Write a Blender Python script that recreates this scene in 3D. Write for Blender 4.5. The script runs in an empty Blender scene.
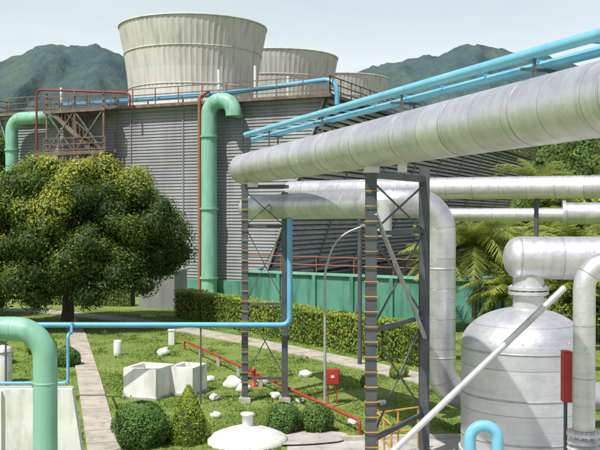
import bpy, math, random
import numpy as np
from mathutils import Vector, Matrix, noise
random.seed(7); np.random.seed(7)
scene=bpy.context.scene
COL=scene.collection
V=Vector

# ---------------------------------------------------------------- materials
def newmat(name):
    m=bpy.data.materials.new(name); m.use_nodes=True
    nt=m.node_tree; b=nt.nodes['Principled BSDF']
    return m,nt,b
def mixc(nt,fac,a,b,mode='MIX'):
    n=nt.nodes.new('ShaderNodeMix'); n.data_type='RGBA'; n.blend_type=mode
    for sock,val in ((n.inputs[0],fac),(n.inputs[6],a),(n.inputs[7],b)):
        if hasattr(val,'is_output'): nt.links.new(val,sock)
        elif isinstance(val,(int,float)): sock.default_value=val
        else: sock.default_value=(*val,1)
    return n.outputs[2]
def math_(nt,op,a,b=0.0,c=None):
    n=nt.nodes.new('ShaderNodeMath'); n.operation=op
    for i,val in enumerate((a,b,c)):
        if val is None: continue
        if hasattr(val,'is_output'): nt.links.new(val,n.inputs[i])
        else: n.inputs[i].default_value=val
    return n.outputs[0]
def ramp(nt,fac,p0,p1):
    n=nt.nodes.new('ShaderNodeMapRange'); nt.links.new(fac,n.inputs[0])
    n.inputs[1].default_value=p0; n.inputs[2].default_value=p1
    return n.outputs[0]
def noise_(nt,coord,scale,detail=5,sc=None,rough=0.6):
    if sc:
        mp=nt.nodes.new('ShaderNodeMapping'); mp.inputs['Scale'].default_value=sc
        nt.links.new(coord,mp.inputs[0]); coord=mp.outputs[0]
    n=nt.nodes.new('ShaderNodeTexNoise'); n.inputs['Scale'].default_value=scale
    n.inputs['Detail'].default_value=detail; n.inputs['Roughness'].default_value=rough
    nt.links.new(coord,n.inputs['Vector']); return n.outputs[0]
def pmat(name,c1,c2,scale=1.0,rough=0.6,metal=0.0,bump=0.0,bscale=20,dirt=None,dirtamt=0.5,streak=None,lo=0.35,hi=0.65):
    m,nt,b=newmat(name)
    co=nt.nodes.new('ShaderNodeTexCoord').outputs['Object']
    col=mixc(nt,ramp(nt,noise_(nt,co,scale),lo,hi),c1,c2)
    if dirt:
        f=noise_(nt,co,1.0,8,sc=streak or (3,3,3))
        f=math_(nt,'MULTIPLY',ramp(nt,f,0.48,0.72),dirtamt)
        col=mixc(nt,f,col,dirt)
    nt.links.new(col,b.inputs['Base Color'])
    b.inputs['Roughness'].default_value=rough; b.inputs['Metallic'].default_value=metal
    if bump:
        bp=nt.nodes.new('ShaderNodeBump'); bp.inputs['Strength'].default_value=bump
        bp.inputs['Distance'].default_value=0.02
        nt.links.new(noise_(nt,co,bscale,6),bp.inputs['Height']); nt.links.new(bp.outputs[0],b.inputs['Normal'])
    return m
def cladmat(name,base,dark,rough=0.38,metal=0.72,pitch=0.9,dirt=0.42):
    m,nt,b=newmat(name)
    tc=nt.nodes.new('ShaderNodeTexCoord'); uv=tc.outputs['UV']; co=tc.outputs['Object']
    sx=nt.nodes.new('ShaderNodeSeparateXYZ'); nt.links.new(uv,sx.inputs[0])
    vv=math_(nt,'DIVIDE',sx.outputs[1],pitch)
    fl=math_(nt,'FLOOR',vv); fr=math_(nt,'FRACT',vv)
    wn=nt.nodes.new('ShaderNodeTexWhiteNoise'); wn.noise_dimensions='1D'; nt.links.new(fl,wn.inputs['W'])
    seam=math_(nt,'LESS_THAN',fr,0.016)
    half=math_(nt,'LESS_THAN',math_(nt,'ABSOLUTE',math_(nt,'SUBTRACT',fr,0.5)),0.005)
    tint=mixc(nt,math_(nt,'MULTIPLY',wn.outputs[0],0.42),base,dark)
    g=ramp(nt,noise_(nt,co,2.2,9,rough=0.7),0.42,0.75)
    tint=mixc(nt,math_(nt,'MULTIPLY',g,dirt),tint,tuple(x*0.62 for x in dark))
    g2=ramp(nt,noise_(nt,co,14,6),0.55,0.75)
    tint=mixc(nt,math_(nt,'MULTIPLY',g2,0.28),tint,tuple(x*0.7 for x in dark))
    g3=ramp(nt,noise_(nt,uv,1.0,5,sc=(0.8,9,1)),0.55,0.72)
    tint=mixc(nt,math_(nt,'MULTIPLY',g3,0.34),tint,tuple(x*0.6 for x in dark))
    tint=mixc(nt,math_(nt,'MULTIPLY',seam,0.6),tint,tuple(x*0.3 for x in dark))
    tint=mixc(nt,math_(nt,'MULTIPLY',half,0.22),tint,tuple(x*0.4 for x in dark))
    nt.links.new(tint,b.inputs['Base Color'])
    b.inputs['Metallic'].default_value=metal
    rr=nt.nodes.new('ShaderNodeMapRange'); nt.links.new(noise_(nt,co,5,4),rr.inputs[0])
    rr.inputs[3].default_value=rough-0.08; rr.inputs[4].default_value=rough+0.20
    nt.links.new(rr.outputs[0],b.inputs['Roughness'])
    bp=nt.nodes.new('ShaderNodeBump'); bp.inputs['Strength'].default_value=0.5; bp.inputs['Distance'].default_value=0.03
    h=math_(nt,'ADD',math_(nt,'MULTIPLY',noise_(nt,co,2.5,3),0.9),math_(nt,'MULTIPLY',seam,-0.2))
    nt.links.new(h,bp.inputs['Height']); nt.links.new(bp.outputs[0],b.inputs['Normal'])
    return m
def leafmat(name,dark,mid,light,rough=0.5):
    m,nt,b=newmat(name)
    at=nt.nodes.new('ShaderNodeAttribute'); at.attribute_name='tint'
    cr=nt.nodes.new('ShaderNodeValToRGB'); e=cr.color_ramp.elements
    e[0].color=(*dark,1); e[1].color=(*light,1); e[1].position=1.0
    k=e.new(0.5); k.color=(*mid,1)
    nt.links.new(at.outputs['Fac'],cr.inputs[0])
    nt.links.new(cr.outputs[0],b.inputs['Base Color'])
    b.inputs['Roughness'].default_value=rough
    b.inputs['Specular IOR Level'].default_value=0.3
    tr=nt.nodes.new('ShaderNodeBsdfTranslucent'); nt.links.new(cr.outputs[0],tr.inputs[0])
    mx=nt.nodes.new('ShaderNodeMixShader'); mx.inputs[0].default_value=0.35
    nt.links.new(b.outputs[0],mx.inputs[1]); nt.links.new(tr.outputs[0],mx.inputs[2])
    nt.links.new(mx.outputs[0],nt.nodes['Material Output'].inputs[0])
    return m

M_clad=cladmat('weathered_aluminium_cladding',(0.80,0.785,0.81),(0.52,0.51,0.535))
M_clad2=cladmat('dull_aluminium_cladding',(0.73,0.72,0.745),(0.43,0.43,0.455),pitch=0.75,dirt=0.5)
M_vessel=cladmat('vessel_cladding',(0.73,0.735,0.77),(0.49,0.495,0.53),pitch=0.95,dirt=0.35,metal=0.62,rough=.40)
M_whitepaint=pmat('white_paint',(0.80,0.80,0.78),(0.68,0.68,0.65),1.5,0.55,0,0.2,15,dirt=(0.34,0.32,0.28),dirtamt=0.5,streak=(4,4,0.8))
M_silver=pmat('silver_paint',(0.70,0.71,0.73),(0.56,0.57,0.59),2.0,0.38,0.4,0.1,10,dirt=(0.33,0.33,0.31),dirtamt=0.4)
M_green=pmat('sea_green_paint',(0.20,0.46,0.34),(0.26,0.51,0.39),1.2,0.45,0,0.05,10,dirt=(0.12,0.25,0.18),dirtamt=0.65,streak=(3,3,0.5))
M_teal=pmat('green_basin_paint',(0.07,0.245,0.18),(0.12,0.33,0.25),0.5,0.65,0,0.2,8,dirt=(0.03,0.09,0.065),dirtamt=0.9,streak=(2.0,2.0,0.25))
M_blue=pmat('sky_blue_paint',(0.16,0.48,0.68),(0.22,0.55,0.73),1.5,0.4,0,0.05,10,dirt=(0.08,0.28,0.42),dirtamt=0.5)
M_blue2=pmat('mid_blue_paint',(0.11,0.38,0.62),(0.15,0.44,0.68),1.5,0.4,0,0,10,dirt=(0.06,0.18,0.30),dirtamt=0.4)
M_red=pmat('red_paint',(0.40,0.028,0.025),(0.48,0.05,0.035),2,0.5,dirt=(0.2,0.03,0.02),dirtamt=0.5)
M_maroon=pmat('maroon_paint',(0.22,0.03,0.028),(0.28,0.045,0.035),2,0.55,dirt=(0.12,0.03,0.02),dirtamt=0.5)
M_orange=pmat('orange_paint',(0.46,0.12,0.06),(0.38,0.09,0.05),2,0.6,dirt=(0.22,0.11,0.08),dirtamt=0.5)
M_yellow=pmat('yellow_paint',(0.62,0.36,0.04),(0.45,0.24,0.05),3,0.5,dirt=(0.15,0.07,0.03),dirtamt=0.6)
M_steel=pmat('dark_grey_steel',(0.065,0.08,0.095),(0.11,0.125,0.14),2.5,0.55,0.2,0.1,20,dirt=(0.17,0.09,0.05),dirtamt=0.5,streak=(5,5,0.8))
M_rust=pmat('rusty_brown_steel',(0.12,0.085,0.065),(0.20,0.155,0.125),2.0,0.8)
M_pole=pmat('grey_galvanised_steel',(0.45,0.46,0.45),(0.34,0.35,0.35),4,0.5,0.3)
M_conc=pmat('weathered_concrete',(0.50,0.48,0.44),(0.37,0.355,0.325),0.8,0.9,0,0.3,12,dirt=(0.2,0.185,0.16),dirtamt=0.65)
M_path=pmat('concrete_path',(0.50,0.45,0.38),(0.37,0.34,0.285),0.9,0.9,0,0.3,14,dirt=(0.19,0.175,0.12),dirtamt=0.75)
M_siding=pmat('grey_corrugated_siding',(0.30,0.305,0.31),(0.225,0.23,0.235),0.35,0.6,0.1,0,10,dirt=(0.14,0.135,0.125),dirtamt=0.55,streak=(0.9,0.9,0.12))
M_louver=pmat('grey_brown_louvre_boards',(0.54,0.51,0.47),(0.62,0.60,0.56),0.6,0.8,dirt=(0.26,0.24,0.22),dirtamt=0.7)
M_dark=pmat('dark_fill_packing',(0.15,0.14,0.13),(0.19,0.18,0.17),1,0.9)
M_stack=pmat('pale_fibreglass',(0.62,0.61,0.565),(0.54,0.53,0.485),0.25,0.65,0,0.0,10,dirt=(0.35,0.31,0.255),dirtamt=0.8,streak=(2.6,2.6,0.10))
M_stackin=pmat('stack_inner_shell',(0.3,0.28,0.24),(0.22,0.2,0.17),0.5,0.8)
M_bark=pmat('tree_bark',(0.10,0.075,0.055),(0.06,0.045,0.035),4,0.9,0,0.8,18)
M_palmbark=pmat('palm_bark',(0.22,0.19,0.15),(0.14,0.12,0.09),6,0.9,0,0.6,18)
M_rock=pmat('whitewashed_stone',(0.78,0.77,0.73),(0.58,0.57,0.53),3,0.85,0,0.5,10)
M_water=pmat('basin_water',(0.03,0.06,0.045),(0.04,0.07,0.05),0.3,0.1)
M_core=pmat('inner_foliage_shade',(0.022,0.040,0.011),(0.034,0.056,0.015),2,0.9)  # dark green that stands for the shade behind the leaves
M_leaf=leafmat('mango_leaves',(0.026,0.060,0.012),(0.115,0.19,0.026),(0.55,0.55,0.075))
M_hedge=leafmat('hedge_leaves',(0.11,0.18,0.022),(0.27,0.37,0.045),(0.50,0.56,0.09))
M_bush=leafmat('bush_leaves',(0.06,0.13,0.028),(0.12,0.23,0.05),(0.23,0.34,0.09))
M_palm=leafmat('palm_fronds',(0.09,0.15,0.025),(0.25,0.32,0.055),(0.54,0.53,0.14))
M_forest=leafmat('forest_leaves',(0.06,0.11,0.03),(0.11,0.18,0.045),(0.21,0.28,0.08),0.8)
M_grass=leafmat('lawn_blades',(0.11,0.19,0.026),(0.22,0.32,0.048),(0.36,0.42,0.11),0.8)
M_litter=leafmat('dry_leaf_litter',(0.12,0.08,0.04),(0.25,0.19,0.09),(0.45,0.38,0.2),0.8)

def groundmat():
    m,nt,b=newmat('grassy_ground')
    co=nt.nodes.new('ShaderNodeTexCoord').outputs['Object']
    c=mixc(nt,ramp(nt,noise_(nt,co,0.35,8),0.35,0.65),(0.14,0.22,0.035),(0.23,0.30,0.06))
    c=mixc(nt,math_(nt,'MULTIPLY',ramp(nt,noise_(nt,co,0.9,9,rough=0.75),0.52,0.68),0.65),c,(0.31,0.28,0.15))
    c=mixc(nt,ramp(nt,noise_(nt,co,18,4),0.40,0.85),c,(0.10,0.16,0.03))
    nt.links.new(c,b.inputs['Base Color']); b.inputs['Roughness'].default_value=0.95
    bp=nt.nodes.new('ShaderNodeBump'); bp.inputs['Strength'].default_value=0.6; bp.inputs['Distance'].default_value=0.04
    nt.links.new(noise_(nt,co,25,6),bp.inputs['Height']); nt.links.new(bp.outputs[0],b.inputs['Normal'])
    return m
M_ground=groundmat()
def mountmat():
    m,nt,b=newmat('hazy_forested_mountain')
    co=nt.nodes.new('ShaderNodeTexCoord').outputs['Object']
    c=mixc(nt,ramp(nt,noise_(nt,co,0.004,10,rough=0.7),0.40,0.60),(0.068,0.115,0.138),(0.115,0.165,0.140))  # distance haze is mixed into these bluish base colours
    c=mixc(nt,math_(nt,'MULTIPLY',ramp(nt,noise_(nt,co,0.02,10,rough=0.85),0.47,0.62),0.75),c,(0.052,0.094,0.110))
    nt.links.new(c,b.inputs['Base Color']); b.inputs['Roughness'].default_value=1.0
    b.inputs['Specular IOR Level'].default_value=0.0
    bp=nt.nodes.new('ShaderNodeBump'); bp.inputs['Strength'].default_value=0.9; bp.inputs['Distance'].default_value=25
    nt.links.new(noise_(nt,co,0.012,9,rough=.7),bp.inputs['Height']); nt.links.new(bp.outputs[0],b.inputs['Normal'])
    return m
M_mount=mountmat()

# ---------------------------------------------------------------- mesh builder
class MB:
    def __init__(s): s.v=[]; s.f=[]; s.uv=[]; s.sm=[]
    def add(s,verts,faces,uvs=None,smooth=False):
        o=len(s.v); s.v+= [tuple(p) for p in verts]
        for i,f in enumerate(faces):
            s.f.append([o+k for k in f]); s.sm.append(smooth)
            s.uv.append(uvs[i] if uvs else [(0,0)]*len(f))
        return s
    def box(s,c,size,rot=0.0,mat=None):
        c=V(c); hx,hy,hz=[a/2 for a in size]
        R=mat or Matrix.Rotation(rot,3,'Z')
        vs=[c+R@V((x*hx,y*hy,z*hz)) for x in(-1,1) for y in(-1,1) for z in(-1,1)]
        s.add(vs,[(0,1,3,2),(4,6,7,5),(0,4,5,1),(2,3,7,6),(0,2,6,4),(1,5,7,3)])
        return s
    def beam(s,p0,p1,w,h=None):
        h=h or w; p0=V(p0);p1=V(p1);d=p1-p0;L=d.length;z=d.normalized()
        up=V((0,0,1)) if abs(z.z)<0.95 else V((0,1,0))
        x=z.cross(up).normalized();y=x.cross(z)
        R=Matrix((x,y,z)).transposed()
        return s.box((p0+p1)/2,(w,h,L),mat=R)
    def ibeam(s,p0,p1,w):
        p0=V(p0);p1=V(p1);d=p1-p0;L=d.length;z=d.normalized()
        up=V((0,0,1)) if abs(z.z)<0.95 else V((0,1,0))
        x=z.cross(up).normalized();y=x.cross(z); R=Matrix((x,y,z)).transposed(); c=(p0+p1)/2
        t=w*0.09
        s.box(c+y*(w/2-t/2),(w,t,L),mat=R); s.box(c-y*(w/2-t/2),(w,t,L),mat=R)
        s.box(c,(t,w-2*t,L-0.002),mat=R); return s
    def quad(s,a,b,c,d): return s.add([a,b,c,d],[(0,1,2,3)])
    def tube(s,path,r,seg=28,R=0,r1=None,cap=True,v0=0.0):
        pts=fillet([V(p) for p in path],R) if R else [V(p) for p in path]
        n=len(pts); 
        T=[]
        for i in range(n):
            a=pts[max(i-1,0)];b=pts[min(i+1,n-1)]; T.append((b-a).normalized())
        ref=V((0,0,1)) if abs(T[0].z)<0.9 else V((1,0,0))
        nx=(ref-T[0]*ref.dot(T[0])).normalized()
        vs=[];uvl=[];L=v0;tot=sum((pts[i+1]-pts[i]).length for i in range(n-1))
        for i in range(n):
            if i: L+=(pts[i]-pts[i-1]).length; nx=(nx-T[i]*nx.dot(T[i])).normalized()
            ny=T[i].cross(nx); rr=r if r1 is None else r+(r1-r)*(L-v0)/tot
            for k in range(seg):
                a=2*math.pi*k/seg; vs.append(pts[i]+(nx*math.cos(a)+ny*math.sin(a))*rr)
            uvl.append(L)
        fs=[];uv=[]
        for i in range(n-1):
            for k in range(seg):
                k2=(k+1)%seg
                fs.append((i*seg+k,i*seg+k2,(i+1)*seg+k2,(i+1)*seg+k))
                u0=k/seg*2*math.pi*r;u1=(k+1)/seg*2*math.pi*r
                uv.append([(u0,uvl[i]),(u1,uvl[i]),(u1,uvl[i+1]),(u0,uvl[i+1])])
        s.add(vs,fs,uv,True)
        if cap:
            s.add(vs[:seg],[tuple(range(seg))[::-1]]); s.add(vs[-seg:],[tuple(range(seg))])
        return s
    def lathe(s,c,prof,seg=48,smooth=True,axis=None):
        c=V(c); R=Matrix.Identity(3)
        if axis is not None: R=V((0,0,1)).rotation_difference(V(axis)).to_matrix()
        vs=[];L=[0]
        for i,(r,z) in enumerate(prof):
            if i: L.append(L[-1]+math.hypot(r-prof[i-1][0],z-prof[i-1][1]))
            for k in range(seg):
                a=2*math.pi*k/seg; vs.append(c+R@V((r*math.cos(a),r*math.sin(a),z)))
        fs=[];uv=[]
        for i in range(len(prof)-1):
            for k in range(seg):
                k2=(k+1)%seg; fs.append((i*seg+k,i*seg+k2,(i+1)*seg+k2,(i+1)*seg+k))
                uv.append([(k*.1,L[i]),(k*.1+.1,L[i]),(k*.1+.1,L[i+1]),(k*.1,L[i+1])])
        s.add(vs,fs,uv,smooth); return s
def fillet(p,R):
    out=[p[0]]
    for i in range(1,len(p)-1):
        a,c,b=p[i-1],p[i],p[i+1]; u=(a-c);v=(b-c);lu=u.length;lv=v.length;u.normalize();v.normalize()
        th=u.angle(v)
        if th>3.1: out.append(c); continue
        d=min(R/math.tan(th/2),lu*0.48 if i>1 else lu*0.95,lv*0.48 if i<len(p)-2 else lv*0.95)
        rr=d*math.tan(th/2); cen=c+(u+v).normalized()*(rr/math.sin(th/2))
        s0=c+u*d-cen; s1=c+v*d-cen; om=s0.angle(s1); n=max(3,int(om/math.radians(9)))
        for k in range(n+1):
            t=k/n; out.append(cen+(s0*math.sin((1-t)*om)+s1*math.sin(t*om))/math.sin(om))
    out.append(p[-1])
    return out
def mkobj(name,mb,mat,loc=(0,0,0),parent=None,label=None):
    me=bpy.data.meshes.new(name); me.from_pydata(mb.v,[],mb.f)
    me.polygons.foreach_set('use_smooth',mb.sm)
    uvl=me.uv_layers.new(name='UVMap'); flat=[c for f in mb.uv for p in f for c in p]
    uvl.data.foreach_set('uv',flat)
    me.transform(Matrix.Translation(-V(loc))); me.materials.append(mat); me.update()
    o=bpy.data.objects.new(name,me); COL.objects.link(o)
    if parent: o.parent=parent
    else: o.location=loc
    if label: o['label']=label
    return o
def thing(name,label,cat,loc,group=None):
    e=bpy.data.objects.new(name,None); e.empty_display_size=0.3; e.location=loc; COL.objects.link(e)
    e['label']=label; e['category']=cat
    if group: e['group']=group
    return e
def part(t,name,mb,mat,label=None,under=None):
    o=mkobj(name,mb,mat,loc=t.location,parent=under or t,label=label); return o
def solo(name,label,cat,mb,mat,loc,group=None):
    o=mkobj(name,mb,mat,loc=loc); o['label']=label;o['category']=cat
    if group:o['group']=group
    return o
def struct(name,mb,mat,loc=(0,0,0),label=None):
    o=mkobj(name,mb,mat,loc=loc); o['kind']='structure'
    o['label']=label or name.replace('_',' '); o['category']=name.split('_')[0]
    return o

def leafobj(name,C,Nr,L,W,tint,mat,loc=(0,0,0),parent=None,tri=False):
    n=len(C); Nr=Nr/np.linalg.norm(Nr,axis=1)[:,None]
    rv=np.random.normal(size=(n,3)); a=np.cross(Nr,rv); a/=np.linalg.norm(a,axis=1)[:,None]; b=np.cross(Nr,a)
    L=(L*np.random.uniform(0.7,1.3,n))[:,None]; W=(W*np.random.uniform(0.7,1.3,n))[:,None]
    vs=np.stack([C-a*L/2,C+b*W/2-Nr*W*.15,C+a*L/2,C-b*W/2-Nr*W*.15],1).reshape(-1,3)
    return rawquads(name,vs,np.repeat(tint,4),mat,loc,parent)
def rawquads(name,vs,tint,mat,loc=(0,0,0),parent=None,k=4):
    nv=len(vs); nf=nv//k; vs=vs-np.array(loc)
    me=bpy.data.meshes.new(name); me.vertices.add(nv); me.vertices.foreach_set('co',vs.astype(np.float32).ravel())
    me.loops.add(nv); me.loops.foreach_set('vertex_index',np.arange(nv,dtype=np.int32))
    me.polygons.add(nf); me.polygons.foreach_set('loop_start',np.arange(0,nv,k,dtype=np.int32))
    me.update(calc_edges=True)
    at=me.attributes.new('tint','FLOAT','POINT'); at.data.foreach_set('value',np.clip(tint,0,1).astype(np.float32))
    me.materials.append(mat); o=bpy.data.objects.new(name,me); COL.objects.link(o)
    if parent: o.parent=parent
    else: o.location=loc
    return o
def blobs(mb,c,r,sub=14,squash=1.0,amp=0.25):
    seg=sub; vs=[];fs=[]; off=V((random.random()*50,random.random()*50,0)); c=V(c)
    rings=max(5,sub//2)
    for i in range(rings+1):
        ph=math.pi*i/rings
        for k in range(seg):
            a=2*math.pi*k/seg; d=V((math.sin(ph)*math.cos(a),math.sin(ph)*math.sin(a),math.cos(ph)))
            rr=r*(1+amp*noise.noise(d*1.3+off)*1.6); q=d*rr; q.z*=squash; vs.append(c+q)
    for i in range(rings):
        for k in range(seg):
            k2=(k+1)%seg; fs.append((i*seg+k,(i+1)*seg+k,(i+1)*seg+k2,i*seg+k2))
    mb.add(vs,fs,None,True)
def lobeleaves(lobes,per,jit=0.25,squash=0.85,warm=0.0,spread=(.70,1.16)):
    C=[];Nn=[];T=[]
    for (x,y,z,r) in lobes:
        n=int(per*r*r); d=np.random.normal(size=(n,3)); d/=np.linalg.norm(d,axis=1)[:,None]
        rad=r*np.random.uniform(spread[0],spread[1],n)[:,None]
        p=d*rad; p[:,2]*=squash
        base=random.uniform(-0.14,0.14)
        if warm: base+=warm*noise.noise(V((x*.42,y*.42,z*.42+3)))+0.055*(z-4.5)-0.035*(x+11)  # sun on the upper left of the crown is painted into the tint
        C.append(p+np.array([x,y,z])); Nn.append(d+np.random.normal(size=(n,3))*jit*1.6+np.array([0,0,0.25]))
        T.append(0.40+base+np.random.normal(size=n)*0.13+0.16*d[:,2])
    return np.concatenate(C),np.concatenate(Nn),np.concatenate(T)

# ---------------------------------------------------------------- world, sun, camera
el=math.radians(58); sv=V((-0.50,-0.62,0)).normalized()
w=bpy.data.worlds.new('World'); scene.world=w; w.use_nodes=True
nt=w.node_tree; bg=nt.nodes['Background']; sk=nt.nodes.new('ShaderNodeTexSky'); sk.sky_type='NISHITA'
sk.sun_disc=False; sk.sun_elevation=el; sk.sun_rotation=math.atan2(sv.x,sv.y)
sk.air_density=1.0; sk.dust_density=2.5; sk.ozone_density=1.5
tc=nt.nodes.new('ShaderNodeTexCoord'); sx=nt.nodes.new('ShaderNodeSeparateXYZ'); nt.links.new(tc.outputs['Generated'],sx.inputs[0])
hz=nt.nodes.new('ShaderNodeMapRange'); nt.links.new(sx.outputs[2],hz.inputs[0]); hz.inputs[1].default_value=0.12; hz.inputs[2].default_value=0.55; hz.inputs[3].default_value=1.0; hz.inputs[4].default_value=0.05
veil=noise_(nt,tc.outputs['Generated'],1.0,6,sc=(1.4,1.4,5))
f=math_(nt,'MULTIPLY',hz.outputs[0],math_(nt,'ADD',0.76,math_(nt,'MULTIPLY',ramp(nt,veil,.35,.65),0.24)))
hc=mixc(nt,f,sk.outputs[0],(8.6,9.5,9.8))
nt.links.new(hc,bg.inputs[0]); bg.inputs[1].default_value=0.105
sl=bpy.data.lights.new('sun','SUN'); sl.energy=5.0; sl.angle=math.radians(0.53); sl.color=(1,0.96,0.89)
so=bpy.data.objects.new('sun',sl); COL.objects.link(so)
sd=V((sv.x*math.cos(el),sv.y*math.cos(el),math.sin(el))); so.rotation_euler=sd.to_track_quat('Z','Y').to_euler()
so.location=(-20,-20,40)
cam=bpy.data.cameras.new('camera'); co_=bpy.data.objects.new('camera',cam); COL.objects.link(co_)
co_.location=(0,0,5.5); co_.rotation_euler=(math.radians(90-0.57),0,0)
cam.lens=54; cam.sensor_width=36; cam.clip_end=20000; cam.clip_start=0.1; scene.camera=co_
scene.view_settings.view_transform='Standard'; scene.view_settings.look='None'; scene.view_settings.exposure=0

# ---------------------------------------------------------------- terrain
mb=MB(); S=9000
mb.quad((-S,-S,0),(S,-S,0),(S,S,0),(-S,S,0)); struct('ground',mb,M_ground,label='green lawn and rough grassy ground')
ridge=[(-400,90),(-100,75),(0,62),(30,50),(50,44),(70,46),(95,45),(110,50),(130,60),(200,85),(280,92),(330,86),(350,75),(375,66),(400,61),(420,57),(440,56),(455,48),(470,43),(490,47),(510,52),(530,52),(560,60),(600,72),(700,92),(1100,110)]
rx=[(p-300)/900*3000 for p,_ in ridge]; rz=[5.5+(216-y)/900*3000 for _,y in ridge]
mb=MB(); nx,ny=520,70; vs=[];fs=[]
for j in range(ny+1):
    t=j/ny; Y=1700+t*2600
    prof=(t/0.5)**1.25 if t<0.5 else math.cos(math.pi*(t-0.5))
    wgt=math.sin(math.pi*t)*min(1,abs(t-.5)*5)
    for i in range(nx+1):
        X=-2600+5200*i/nx
        xr=X*3000/Y if t<0.5 else X
        h=float(np.interp(xr,rx,rz))
        wx=noise.noise(V((X*.003,Y*.003,9)))*.8
        rg=1-abs(noise.noise(V((X*0.0055+wx,Y*0.0013,3.0))))*2.6
        rg2=1-abs(noise.noise(V((X*0.017+wx,Y*0.005,7.0))))*2.2
        z=h*max(prof,0)+(rg-.6)*95*wgt+(rg2-.6)*32*wgt+noise.noise(V((X*.02,Y*.02,1)))*9+noise.noise(V((X*.06,Y*.06,4)))*6
        vs.append((X,Y,max(z,-3)))
for j in range(ny):
    for i in range(nx):
        a=j*(nx+1)+i; fs.append((a,a+1,a+nx+2,a+nx+1))
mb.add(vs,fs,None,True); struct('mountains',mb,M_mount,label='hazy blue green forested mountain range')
def hillz(X,Y):
    r=max(0,(X-40-(Y-150)*0.05))/120; l=max(0,(-X-55))/120
    k=min(1,max(0,(Y-130)/250))
    return k*(min(r,1)*62+min(l,1)*45+6)+2*noise.noise(V((X*.02,Y*.02,5)))*k*4-0.2*(1-k)
mb=MB(); vs=[];fs=[];nx=60;ny=30
for j in range(ny+1):
    for i in range(nx+1):
        X=-300+700*i/nx; Y=125+500*j/ny; vs.append((X,Y,hillz(X,Y)-(0.3 if j==0 else 0)))
for j in range(ny):
    for i in range(nx):
        a=j*(nx+1)+i; fs.append((a,a+1,a+nx+2,a+nx+1))
mb.add(vs,fs,None,True); struct('hills',mb,M_ground,label='low green hill slopes')
C=[];Nn=[];T=[]
for k in range(900):
    Y=random.uniform(135,520); X=random.choice([random.uniform(0.10,0.48)*Y,random.uniform(0.22,0.40)*Y,random.uniform(-0.5,-0.12)*Y])
    z0=hillz(X,Y); r=random.uniform(2.5,5.0)*(1 if Y<300 else 1.3); n=170
    d=np.random.normal(size=(n,3)); d/=np.linalg.norm(d,axis=1)[:,None]; d[:,2]=np.abs(d[:,2])*1.1-0.1
    C.append(d*r*np.random.uniform(.8,1.1,n)[:,None]+np.array([X,Y,z0+r*0.5])); Nn.append(d+np.random.normal(size=(n,3))*.4); b=random.uniform(-.2,.25)
    T.append(0.4+b+np.random.normal(size=n)*.15)
o=leafobj('forest',np.concatenate(C),np.concatenate(Nn),1.4,0.9,np.concatenate(T),M_forest); o['kind']='stuff'; o['label']='dense green trees covering the hill slopes'; o['category']='forest'

# ---------------------------------------------------------------- paths and paving
PATH1=[(-24,54.5),(-14.2,51.5),(-7.6,46.0),(-2,39.0),(2.4,33.0),(5.2,28.4),(6.4,25.5)]
PATH2=[(-13.2,50.6),(-10.3,41.6),(-7.2,30.6),(-4.75,21.6),(-3.2,16)]
def slabs(mb,pts,wd,z,L=1.2,gap=0.03):
    for a,b in zip(pts[:-1],pts[1:]):
        a=V(a);b=V(b);d=b-a;n=max(1,int(d.length/L));ang=math.atan2(d.y,d.x)
        for k in range(n):
            c=a+d*((k+.5)/n); mb.box((c.x,c.y,z/2-0.02+random.uniform(-.006,.006)),(d.length/n-gap,wd,z+0.04),ang+random.uniform(-.008,.008))
mb=MB(); slabs(mb,PATH1,1.25,0.05); struct('path',mb,M_path,label='pale concrete slab footpath beside the hedge')
mb=MB(); slabs(mb,PATH2,0.75,0.05); struct('path',mb,M_path,label='narrow concrete slab footpath across the lawn')
mb=MB(); mb.add([(-0.3,8,.012),(30,8,.012),(30,22.4,.012),(3,22.1,.012),(-0.3,21.75,.012)],[(0,1,2,3,4)])
struct('pavement',mb,M_conc,label='light concrete yard paving')
mb=MB(); mb.beam((1.0,21.95,.05),(3,22.15,.05),.12,.12); mb.beam((3,22.15,.05),(14,22.45,.05),.12,.12)
struct('kerb',mb,M_conc,label='concrete kerb round the yard')

def seg_dist(px,py,pts):
    best=np.full(px.shape,1e9)
    for a,b in zip(pts[:-1],pts[1:]):
        ax,ay=a;bx,by=b;dx,dy=bx-ax,by-ay;L2=dx*dx+dy*dy
        t=np.clip(((px-ax)*dx+(py-ay)*dy)/L2,0,1); best=np.minimum(best,np.hypot(px-ax-t*dx,py-ay-t*dy))
    return best
def lawnpts(n,pw=1.3):
    Y=19+34*np.random.rand(n)**pw; X=(np.random.rand(n)-.5)*2*0.36*Y
    keep=(seg_dist(X,Y,PATH1)>0.64)&(seg_dist(X,Y,PATH2)>0.39)&~((X>-0.45)&(Y<22.3))&(((X+.55)/1.85)**2+((Y-22.2)/.85)**2>1)
    return X[keep],Y[keep]
X,Y=lawnpts(210000)
pat=np.array([noise.fractal(V((x*.6,y*.6,0)),1,2,4) for x,y in zip(X,Y)])
keep=np.random.rand(len(X))<np.clip(.70-pat*1.5,.10,1); X=X[keep];Y=Y[keep];pat=pat[keep];n=len(X)
h=np.random.uniform(.02,.055,n)*(1-.5*np.clip(pat,-.5,.8)); a=np.random.rand(n)*6.28; wd=0.012+0.014*np.random.rand(n)
p=np.stack([X,Y,np.zeros(n)],1); q=np.stack([np.cos(a)*wd,np.sin(a)*wd,np.zeros(n)],1)
tip=p+np.stack([np.random.normal(size=n)*.03,np.random.normal(size=n)*.03,h],1)
vs=np.stack([p-q,p+q,tip],1).reshape(-1,3)
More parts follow.
